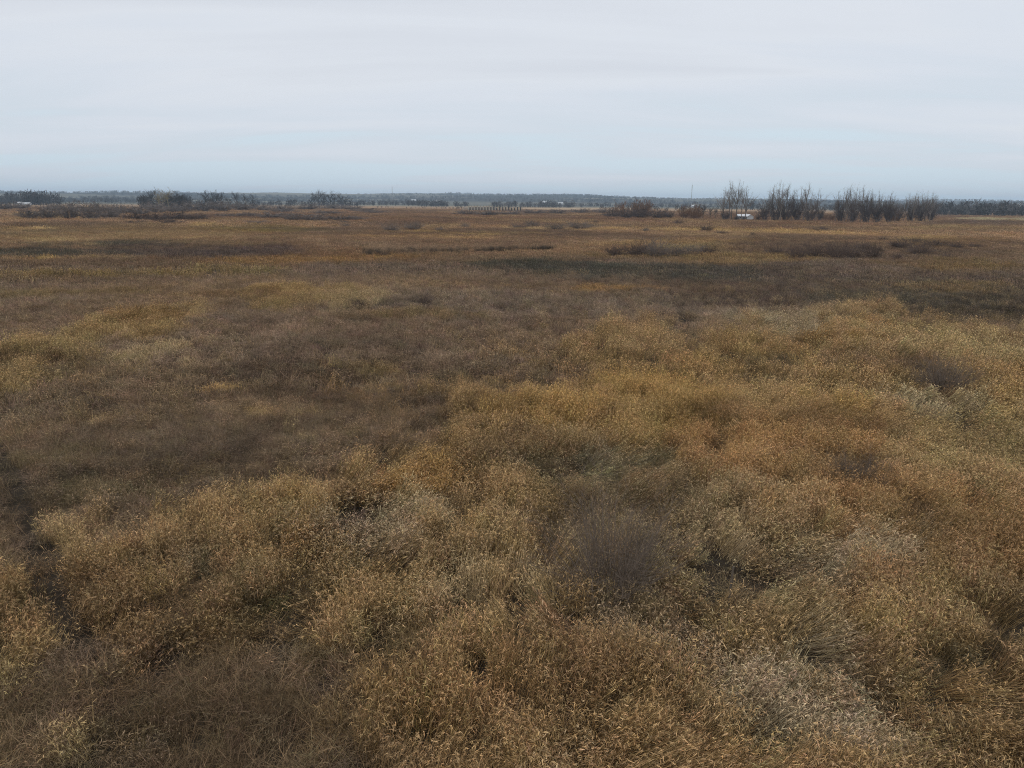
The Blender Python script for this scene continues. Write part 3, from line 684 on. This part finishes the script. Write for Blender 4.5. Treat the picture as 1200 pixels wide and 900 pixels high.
row('low dark shrub in the brown marsh left of the white house, %s', 'low shrubs before the white house', [(698, 262, 8, 4), (795, 263, 16, 5), (827, 272, 22, 8), (846, 275, 18, 4), (882, 277, 6, 5), (962, 271, 26, 5)], MID_SHRUBS)
row('low shrub at the foot of the brown marsh at left, %s', 'low shrubs of the left marsh', [(300, 262, 30, 4), (405, 266, 16, 4), (380, 251, 60, 5), (438, 250, 40, 4), (425, 248, 40, 5), (404, 262, 12, 4)], MID_GREY)
# thickets below the left horizon
row('grey willow in the front of the left horizon thicket, %s', 'front of the left thicket', [(36, 257, 30, 14), (58, 257, 34, 16), (82, 257, 34, 17), (106, 257, 34, 17), (128, 256, 32, 14)], FAR_GREY)
row('grey willow in the back of the left horizon thicket, %s', 'back of the left thicket', [(5, 246, 30, 9), (25, 245, 26, 8), (62, 248, 30, 10), (85, 249, 36, 12), (112, 250, 36, 13), (140, 251, 36, 12), (165, 252, 36, 13), (185, 250, 30, 12), (205, 249, 30, 10)], FAR_GREY)
row('dark willow in the low strip in front of the left grove, %s', 'low strip before the left grove', [(160, 258, 34, 9), (185, 259, 34, 10), (208, 258, 36, 10), (230, 258, 34, 8), (160, 262, 22, 4), (200, 262, 34, 5)], FAR_SHRUBS)
row('grey willow in the thicket at the foot of the left grove, %s', 'thicket at the foot of the left grove', [(180, 246, 30, 10), (215, 248, 34, 12), (238, 248, 34, 13), (262, 248, 34, 13), (284, 247, 30, 11), (308, 247, 30, 8), (330, 247, 30, 7)], FAR_GREY)
row('low grey willow in the strip below the round-crowned trees, %s', 'strip below the round-crowned trees', [(265, 254, 26, 4), (290, 254, 30, 5), (318, 256, 34, 8), (345, 259, 40, 10), (372, 259, 40, 9), (400, 259, 36, 7), (420, 258, 26, 5), (330, 249, 40, 7), (360, 246, 40, 8), (390, 245, 40, 6), (412, 246, 30, 6)], FAR_GREY)
row('low brown shrub in the strip beneath the posted fence, %s', 'strip beneath the posted fence', [(546, 252, 34, 6), (572, 253, 34, 7), (598, 252, 34, 6), (625, 251, 34, 6), (652, 251, 34, 6), (680, 250, 34, 6), (706, 250, 30, 5)], FAR_GREY)
row('dark willow at the base of the orange-topped thicket, %s', 'base of the orange-topped thicket', [(716, 255, 24, 11), (734, 256, 26, 14), (752, 256, 26, 13), (770, 256, 24, 11), (783, 256, 18, 10)], FAR_SHRUBS)
row('orange-brown willow rising from the thicket left of the house, %s', 'orange willows left of the house', [(728, 254, 20, 16), (745, 253, 22, 18), (757, 253, 20, 18), (802, 256, 18, 15), (812, 257, 20, 18), (818, 256, 12, 12)], FAR_ORANGE)
row('dark undergrowth bush under the poplar groves, %s', 'undergrowth of the poplar groves', [(850, 258, 18, 12), (863, 258, 10, 5), (871, 258.5, 7, 4), (888, 258.5, 9, 7), (895, 259, 22, 20), (908, 259, 24, 22), (920, 259, 26, 24), (934, 259, 26, 24), (948, 260, 26, 22), (960, 259, 16, 16), (985, 260, 24, 24), (999, 261, 28, 26), (1013, 261, 28, 26), (1027, 261, 28, 24), (1040, 261, 28, 24), (1052, 260, 22, 18), (1066, 260, 22, 22), (1078, 260, 24, 22), (1090, 259, 22, 18)], FAR_BROWN)
row('small rusty bush in the gap between the poplar groves, %s', 'rusty bushes between groves', [(967, 258, 10, 7), (974, 259, 10, 9), (1046, 260, 16, 16)], FAR_ORANGE)

# --- bare trees
def tree_mesh(rs, habit):
    """unit-height bare tree: trunk and crown meshes. habit: poplar (upswept), round (spreading), twisted"""
    T = MB(); Cw = MB()
    lean = rs.normal(0, .03, 2) * (3 if habit == 'twisted' else 1)
    pts = []; n = 7; wob = np.zeros(2)
    for i in range(n):
        t = i / (n - 1); wob = wob + rs.normal(0, .006 if habit != 'twisted' else .025, 2); pts.append(np.array([lean[0] * t + wob[0], lean[1] * t + wob[1], t * (.92 if habit == 'poplar' else .66)]))
    if habit == 'poplar':
        T.tube(pts[:6], [.015 * (1 - .15 * i) for i in range(6)], 5, rs.uniform(.3, .7))
        lead = []
        for k in range(int(rs.integers(6, 10))):
            t = rs.uniform(.22, .62); f = t * (n - 1); j = min(int(f), n - 2); p = pts[j] + (pts[j + 1] - pts[j]) * (f - j)
            az = k * 2.4 + rs.normal(0, .4); el = rs.uniform(.25, .85); L_ = (1.0 - p[2]) * rs.uniform(.55, .92)
            lead.append((p, az, el, L_, .0075))
        lead.append((pts[4], 0, .02, 1.0 - pts[4][2], .008))
        for p, az, el, L_, w in lead:
            dd = np.array([math.cos(az) * math.sin(el), math.sin(az) * math.sin(el), math.cos(el)]); lp = [p]
            for i in range(5):
                dd = unit(dd + rs.normal(0, .09, 3) + np.array([0, 0, .09])); lp.append(lp[-1] + dd * L_ / 5)
            T.tube(lp, [w * (1 - .16 * i) for i in range(6)], 3, rs.uniform(.2, .8))
            for m in range(24):
                f = rs.uniform(.8, 5.0); j = min(int(f), 4); q_ = lp[j] + (lp[j + 1] - lp[j]) * (f - j)
                s_ = twig(Cw, rs, q_, unit(lp[j + 1] - lp[j]) + rs.normal(0, .50, 3) + np.array([0, 0, .1]), rs.uniform(.07, .15), .0021, rs.uniform(0, 1), 2, .15)
                for c_ in range(5):
                    twig(Cw, rs, s_[1] + (s_[2] - s_[1]) * rs.uniform(-.6, 1), unit(s_[2] - s_[1]) + rs.normal(0, .5, 3), rs.uniform(.035, .08), .0014, rs.uniform(0, 1), 1, .2)
        return T, Cw
    rs0 = .022
    T.tube(pts, [rs0 * (1 - .86 * i / (n - 1)) for i in range(n)], 5, rs.uniform(.3, .7))
    for k in range(15):
        t = rs.uniform(.45, 1.0)
        f = t * (n - 1); j = min(int(f), n - 2); p = pts[j] + (pts[j + 1] - pts[j]) * (f - j)
        az = k * 2.4 + rs.normal(0, .4); el = rs.uniform(.5, 1.25); L_ = rs.uniform(.26, .42)
        dd = np.array([math.cos(az) * math.sin(el), math.sin(az) * math.sin(el), math.cos(el)]); lp = [p]
        cu = .16 if habit == 'round' else .30
        for i in range(4):
            dd = unit(dd + rs.normal(0, cu, 3) + np.array([0, 0, .10 if habit != 'twisted' else .02])); lp.append(lp[-1] + dd * L_ / 4)
        T.tube(lp, [.010 * (1 - .2 * i) for i in range(5)], 3, rs.uniform(.2, .8))
        for m in range(9):
            f = rs.uniform(.6, 4.0); j = min(int(f), 3); q_ = lp[j] + (lp[j + 1] - lp[j]) * (f - j)
            s_ = twig(Cw, rs, q_, dd + rs.normal(0, .42, 3), L_ * rs.uniform(.25, .5), .0060, rs.uniform(0, 1), 2, .22)
            for c_ in range(5 if habit != 'twisted' else 3):
                twig(Cw, rs, s_[1] + (s_[2] - s_[1]) * rs.uniform(-.6, 1), s_[2] - s_[1] + rs.normal(0, .045, 3), L_ * rs.uniform(.14, .30), .0042, rs.uniform(0, 1), 1, .3)
    return T, Cw

trs = np.random.default_rng(77)
TREES = {}
for habit, cnt, mat in (('poplar', 6, B_POP), ('round', 4, B_DARK), ('twisted', 3, B_DARK)):
    TREES[habit] = []
    for i in range(cnt):
        T, Cw = tree_mesh(trs, habit)
        TREES[habit].append((T.build('trunk', mat, link=False).data, Cw.build('crown', mat, link=False).data))
TREES['yellow'] = remat(TREES['round'][:2], twig_material('yellowish_bark', tuple(own(104, 95, 72) * .9)))
TREES['poplar_dark'] = remat(TREES['poplar'], B_DARK)

def tree(px, top, dist, habit, label, group, name, spread=1.0):
    x, y = at_dist(px, dist)
    depth = x * fwd[0] + y * fwd[1] + CAM_H * math.sin(PITCH)
    h = CAM_H + (horizon_y(px) - top) / FPX * depth * 1.03
    a, b = TREES[habit][random.randrange(len(TREES[habit]))]
    r = empty(name, (x, y, 0), random.uniform(0, 6.28), (h * spread, h * spread, h))
    for nm, dt in (('trunk', a), ('crown', b)):
        o = bpy.data.objects.new(nm, dt); C.objects.link(o); o.parent = r
    return tag(r, label, 'tree', group)

def dist_of(px, py): x, y = at(px, py); return math.hypot(x, y)
def grove(fmt, group, items, name):
    items = sorted(items, key=lambda t: t[0])
    for i, (px, top, base, habit, sp_) in enumerate(items):
        where = 'leftmost' if i == 0 else 'rightmost' if i == len(items) - 1 else ORD[i] + ' from the left'
        tree(px, top, dist_of(px, base) if base < 400 else base, habit, fmt % where, group, name, sp_)

PO = 'poplar'
grove('tall bare poplar beside the white house, %s', 'poplars beside the white house', [(848, 222, 258, PO, 1.2), (856, 217, 257.5, PO, .95), (859, 218, 258, PO, 1.0), (864, 216, 258, PO, 1.1), (871, 224, 258.5, PO, .9), (875.5, 221, 258.5, PO, 1.25)], 'poplar_tree')
grove('bare poplar in grove just right of white house, %s', 'grove right of the white house', [(900, 226, 259, PO, .9), (906, 221, 259, PO, 1.0), (914, 217, 259, PO, 1.0), (916, 219, 259.5, PO, .9), (923, 218, 259, PO, 1.05), (930, 225, 259, PO, .9), (937, 223, 259, PO, .8), (943, 218, 259.5, PO, 1.2), (951, 231, 259, PO, .9), (958, 225, 259.5, PO, 1.0)], 'poplar_tree')
grove('bare poplar in the long grove at right, %s', 'long grove at right', [(981, 226, 260, PO, .8), (989, 228, 260, PO, .9), (992, 224, 260.5, PO, .9), (997, 219, 260.5, PO, 1.0), (1003, 221, 260.5, PO, .95), (1011, 220, 260.5, PO, 1.0), (1017, 226, 260.5, PO, .9), (1021, 225, 261, PO, .95), (1029, 226, 260.5, PO, .8), (1034, 228, 260.5, PO, .8), (1042, 228, 261, PO, 1.3), (1046, 230, 260.5, PO, 1.2), (1052, 236, 260.5, PO, 1.2)], 'poplar_tree')
grove('bare tree in rounded grove ending the right tree line, %s', 'rounded grove at far right', [(1062, 232, 260, PO, 1.1), (1067, 229, 260, PO, 1.1), (1072, 228, 260.5, PO, 1.1), (1077, 228, 260, PO, 1.1), (1082, 228, 260, PO, 1.1), (1087, 227.5, 260, PO, 1.1), (1092, 228, 259.5, PO, 1.1), (1096, 230, 259, PO, 1.2)], 'poplar_tree')
grove('short dark bare tree left of the house poplars, %s', 'short dark trees left of the poplars', [(825, 239, 257, 'round', .9), (833, 241, 257, 'round', .9), (840, 242, 257, 'round', .9)], 'bare_tree')
grove('bare tree in round-crowned left horizon grove, %s', 'round-crowned grove on the horizon', [(364, 231, 900, 'round', .9), (368, 225, 900, 'round', 1), (374, 223, 920, 'round', 1.0), (380, 225, 900, 'round', 1), (387, 224, 900, 'round', 1.1), (392, 228, 920, 'round', .9), (400, 226, 900, 'round', 1.0), (405, 229, 910, 'round', .9), (410, 231, 900, 'round', .9)], 'bare_tree')
grove('bare tree in the dark grove on the left horizon, %s', 'dark grove on the left horizon', [(166, 229, 800, 'round', 1.2), (172, 226, 800, 'round', 1.2), (178, 222.5, 800, 'round', 1.2), (185, 226, 800, 'yellow', 1.3), (191, 224, 800, 'yellow', 1.3), (197, 222.5, 810, 'yellow', 1.3), (204, 227, 800, 'round', 1.3), (210, 226, 800, 'round', 1.3), (217, 227, 800, 'round', 1.2), (224, 229, 800, 'round', 1.2), (236, 221, 800, 'twisted', 1.0), (243, 229, 800, 'round', 1.1), (249, 221, 800, 'twisted', 1.0), (253, 225, 810, 'round', 1.1), (260, 225, 800, 'round', 1.2), (268, 230, 800, 'round', 1.0), (277, 223.5, 800, 'round', .8), (286, 225, 800, 'twisted', 1.0), (296, 225, 800, 'twisted', 1.0)], 'bare_tree')

# --- far woods: tree belts and hill woods, nobody could count them
def far_tree(rs):
    mb = MB(); mb.tube([(0, 0, 0), (0, 0, .5)], [.03, .015], 3)
    for i in range(46):
        a = rs.uniform(0, 2 * math.pi); p = np.array([rs.normal(0, .14), rs.normal(0, .14), rs.uniform(.08, .75)])
        d = np.array([math.cos(a) * .6, math.sin(a) * .6, rs.uniform(.2, 1.2)])
        twig(mb, rs, p, d, rs.uniform(.18, .32), .055, rs.uniform(0, 1), 2, .3)
    return mb
M_WOOD = grass_material('far_wood_twigs', .0)
wood_objs = []
for i in range(5):
    o = far_tree(trs).build('far_tree', M_WOOD, link=False); o.name = 'far_tree_%02d' % i; wood_objs.append(o)
wood_col = proto_collection('far_trees', wood_objs)
fx = []; fy = []; fh = []; fc = []
def belt(x0, x1, d0, d1, n, h0, h1, col):
    for i in range(n):
        px = random.uniform(x0, x1); dd = random.uniform(d0, d1); x, y = at_dist(px, dd); fx.append(x); fy.append(y); fh.append(random.uniform(h0, h1) * (.55 + .9 * float(vnoise(np.array([px / 5.0]), np.array([dd / 90.0]), 9)[0]))); fc.append(np.array(col) * random.uniform(.75, 1.25))
DK = (.072, .070, .068); BR = (.075, .06, .05)
belt(-60, 30, 1300, 1400, 90, 12, 18, DK); belt(30, 70, 1250, 1320, 60, 13, 20, (.05, .045, .042)); belt(-60, 165, 1700, 2100, 160, 8, 13, DK)
belt(164, 222, 820, 860, 60, 8, 14, (.05, .047, .042)); belt(222, 300, 830, 870, 60, 6, 9, DK); belt(300, 420, 1200, 1500, 120, 7, 10, (.05, .046, .045)); belt(420, 490, 1500, 1900, 80, 8, 12, (.055, .05, .048))
belt(488, 548, 1350, 1450, 70, 9, 13, DK); belt(576, 612, 1300, 1380, 40, 8, 12, DK); belt(612, 672, 1350, 1450, 70, 8, 14, DK); belt(672, 830, 1500, 2100, 150, 7, 11, (.05, .046, .045))
belt(700, 830, 900, 1000, 40, 5, 8, BR); belt(1095, 1300, 860, 900, 160, 9, 13, DK); belt(1095, 1300, 980, 1300, 200, 11, 16, DK); belt(830, 1100, 1200, 1600, 160, 9, 13, DK); belt(440, 560, 1010, 1030, 40, 2, 3.5, BR)
hx = rng.uniform(-1, 1, 26000); ha = np.radians(hx * 44); hd = np.sqrt(rng.uniform(1900 ** 2, 8000 ** 2, 26000)); HX = np.sin(ha) * hd; HY = np.cos(ha) * hd
hw = fbm(HX / 900, HY / 420, 151, 3) > .55
HX = HX[hw]; HY = HY[hw]; hh = rng.uniform(5, 11, len(HX)) + 9 * fbm(HX / 260, HY / 260, 163, 2) ** 2
X = np.concatenate([np.array(fx), HX]); Y = np.concatenate([np.array(fy), HY]); H = np.concatenate([np.array(fh), hh])
col = np.concatenate([np.array(fc), np.array(DK) * rng.uniform(.8, 1.5, (len(HX), 1)) * np.array([1, 1.05, 1.0])])
wide = np.where(np.arange(len(X)) < len(fx), 1.0, 1.6)
n = len(X)
scatter('far_woods', np.stack([X, Y, ground_z(X, Y) - .1], 1), np.stack([np.zeros(n), np.zeros(n), rng.uniform(0, 6.28, n)], 1), np.stack([H * wide, H * wide, H], 1), rng.integers(0, 5, n), col, wood_col, 'dark leafless woods along the far plain and low hills')

# ------------------------------------------------------------------ white house among the poplars
WHITE = plain('white_siding', (.50, .52, .54), .6); SHADE = plain('shaded_siding', (.20, .20, .20), .7); ROOF = plain('pale_metal_roof', (.58, .59, .60), .35, .06, 2, .5); GLASS = plain('dark_window_glass', (.03, .035, .04), .1, .1, 2, .5)  # SHADE: white house walls with their shade painted into the siding colour
TRIM = plain('grey_trim', (.42, .42, .41)); DOOR = plain('brown_door', (.10, .07, .05)); DWALL = plain('dark_boards', (.022, .022, .022)); GREYM = plain('galvanised_steel', (.30, .31, .32), .5); WEATH = plain('weathered_wood', (.10, .082, .065), .9, .25, 14)
def house(px, dist, w, dep, wall_h, roof_h, rz, label, name='house', roofm=ROOF, wallm=WHITE, wins=3, porch=False, cat='house'):
    x, y = at_dist(px, dist); z = float(ground_z(np.array([x]), np.array([y]))[0])
    r = empty(name, (x, y, z), rz); tag(r, label, cat)
    m = MB(); m.box(-w / 2, w / 2, -dep / 2, dep / 2, 0, wall_h)
    g = MB(); g.prism([(-dep / 2, wall_h + .004), (dep / 2, wall_h + .004), (0, wall_h + roof_h - .08)], -w / 2, w / 2)
    n0 = len(m.v)
    for a, b, c in g.v: m.v.append((b, a, c)); m.br.append(.5); m.pl.append(0.)
    for f in g.f: m.f.append(tuple(i + n0 for i in f[::-1]))
    m.build('wall', wallm, r)
    rf = MB(); e = .45
    for s in (-1, 1):
        p0 = (s * (dep / 2 + e), wall_h - e * roof_h / (dep / 2)); p1 = (0, wall_h + roof_h)
        t = .12
        v = [(-w / 2 - e, p0[0], p0[1]), (w / 2 + e, p0[0], p0[1]), (w / 2 + e, p1[0], p1[1]), (-w / 2 - e, p1[0], p1[1])]
        v2 = [(a, b, c + t) for a, b, c in v]
        rf.add(v + v2, [(3, 2, 1, 0), (4, 5, 6, 7), (0, 1, 5, 4), (1, 2, 6, 5), (2, 3, 7, 6), (3, 0, 4, 7)])
    ro = rf.build('roof', roofm, r)
    if porch:
        ch = MB(); ch.box(w * .18, w * .18 + .7, .3, 1.0, wall_h + roof_h * .55, wall_h + roof_h + .7); ch.build('chimney', TRIM, ro)
    for i in range(wins):
        cx = -w / 2 + w * (i + .7) / (wins + .4)
        f = MB(); f.box(cx - .55, cx + .55, -dep / 2 - .06, -dep / 2 - .003, wall_h * .36, wall_h * .80); fo = f.build('window', TRIM, r)
        p = MB(); p.box(cx - .45, cx + .45, -dep / 2 - .075, -dep / 2 - .062, wall_h * .40, wall_h * .76); p.build('pane', GLASS, fo)
    d = MB(); d.box(w / 2 - w * .16, w / 2 - w * .16 + .95, -dep / 2 - .05, -dep / 2 - .003, 0, min(2.1, wall_h * .8)); d.build('door', DOOR, r)
    return r
hd_ = dist_of(876, 258)
house(872.5, hd_ + 12, 7.0, 5.5, 2.3, 1.1, R(-8), 'white house with pale roof half hidden behind the tall bare poplars', wallm=SHADE, porch=True)
house(881.0, hd_ + 5, 3.4, 3.6, 2.2, 1.1, R(75), 'small white shed at the right end of the pale-roofed white house', 'shed', wins=1, cat='shed')
for px, dist, w, h, lab in ((31, 1240, 9, 2.2, 'long white farm building in front of the far left woods'), (23, 1260, 4.5, 2.6, 'small white farmhouse left of the long white farm building'), (485, 2600, 16, 6, 'tiny white farm building on the horizon right of the radio mast'), (513, 2500, 18, 6, 'tiny white barn on the horizon above the dark wood strip'), (638, 2500, 16, 6, 'tiny white farmhouse on the horizon right of the posted fence'), (657, 2300, 15, 5, 'tiny pale barn above the dark wood right of the fence'), (813, 1900, 12, 4, 'tiny white farm shed on the horizon under the right radio mast')):
    house(px, dist, w, 8, h, h * .6, R(random.uniform(-15, 15)), lab, 'farm_building', wins=2, cat='farm building')

# posted fence of dark panels on the horizon
fl = dist_of(580, 247.3); xa, ya = at_dist(549, fl); xb, yb = at_dist(612, fl); Lf = math.hypot(xb - xa, yb - ya); nb = 18
fr = empty('panel_fence', (xa, ya, 0), math.atan2(yb - ya, xb - xa)); tag(fr, 'long fence of dark panels between pale posts on the horizon', 'fence')
PALEW = plain('pale_posts', (.26, .25, .21), .8)
pm = MB(); pm.box(-.38, .38, -.2, .2, 0, 6.0); pme = pm.build('post', PALEW, link=False).data
qm = MB(); qm.box(1.0, Lf / nb - 1.0, -.10, .10, .2, 4.6); qme = qm.build('panel', DWALL, link=False).data
for i in range(nb + 1):
    o = bpy.data.objects.new('post', pme); C.objects.link(o); o.parent = fr; o.location = (i * Lf / nb, 0, 0)
    if i < nb:
        o = bpy.data.objects.new('panel', qme); C.objects.link(o); o.parent = fr; o.location = (i * Lf / nb, 0, 0); o.scale = (1, 1, random.uniform(.75, 1.05))
# pale hay mounds behind it
STRAWM = plain('straw', (.25, .20, .15), .95, .2, .4)
for px, w, lab in ((553, 13, 'low pale straw mound behind the left end of the fence'), (571, 11, 'low pale straw mound behind the middle of the fence')):
    x, y = at_dist(px, fl + 60); vs = []; fs = []; nn = 14; mm = 6
    for j in range(mm):
        for i in range(nn):
            t = j / (mm - 1) * math.pi / 2; a = 2 * math.pi * i / nn; k = 1 + .12 * math.sin(a * 3 + j) + random.uniform(-.05, .05)
            vs.append((w * math.cos(t) * math.cos(a) * k, 5 * math.cos(t) * math.sin(a) * k, 5.0 * math.sin(t) ** .8))
    for j in range(mm - 1):
        for i in range(nn): fs.append((j * nn + i, j * nn + (i + 1) % nn, (j + 1) * nn + (i + 1) % nn, (j + 1) * nn + i))
    o = link_mesh('straw_mound', vs, fs, STRAWM, smooth=True); o.location = (x, y, 0); tag(o, lab, 'straw mound')

# radio masts
def mast(px, dist, top, label):
    x, y = at_dist(px, dist); h = CAM_H + (horizon_y(px) - top) / FPX * dist
    r = empty('radio_mast', (x, y, 0)); tag(r, label, 'radio mast')
    m = MB(); s = .8
    cs = [(s * math.cos(t), s * math.sin(t)) for t in (0.5, 2.6, 4.7)]
    for a, b in cs: m.tube([(a, b, 0), (a, b, h * .93)], [.14, .14], 4)
    k = int(h / 1.6)
    for i in range(k):
        z0 = i * h * .93 / k; z1 = (i + 1) * h * .93 / k
        for j in range(3): a = cs[j]; b = cs[(j + 1) % 3]; m.tube([(a[0], a[1], z0), (b[0], b[1], z1)], [.06, .06], 3)
    m.build('lattice', GREYM, r)
    a = MB(); a.tube([(0, 0, h * .92), (0, 0, h)], [.10, .05], 5); a.build('antenna', GREYM, r)
mast(460, 2000, 219, 'slender radio mast on the horizon left of centre')
mast(810, 1850, 217, 'faint radio mast on the horizon left of the poplars')

# weathered stake in the near reeds
x, y = at(852, 728); st = MB(); st.tube([(0, 0, -.3), (.01, .01, .8), (.03, .0, 1.48), (.03, 0, 1.50)], [.030, .028, .026, .02], 8)
o = st.build('wooden_stake', WEATH); o.location = (x, y, 0); tag(o, 'thin grey weathered stake standing in the reeds right of the big shrub', 'stake')

# ------------------------------------------------------------------ air
hz = MB(); hz.box(-9200, 9200, -9200, 9200, -1.5, 105.0)
hm = bpy.data.materials.new('thin_haze'); hm.use_nodes = True; nt = hm.node_tree; nt.nodes.clear()
pv = nt.nodes.new('ShaderNodeVolumePrincipled'); pv.inputs['Color'].default_value = (.66, .83, 1.0, 1); pv.inputs['Density'].default_value = 1.35e-4; pv.inputs['Anisotropy'].default_value = 0.0
ho = nt.nodes.new('ShaderNodeOutputMaterial'); nt.links.new(pv.outputs[0], ho.inputs['Volume'])
haze = hz.build('haze', hm); tag(haze, 'thin blue-grey air over the plain', kind='stuff')
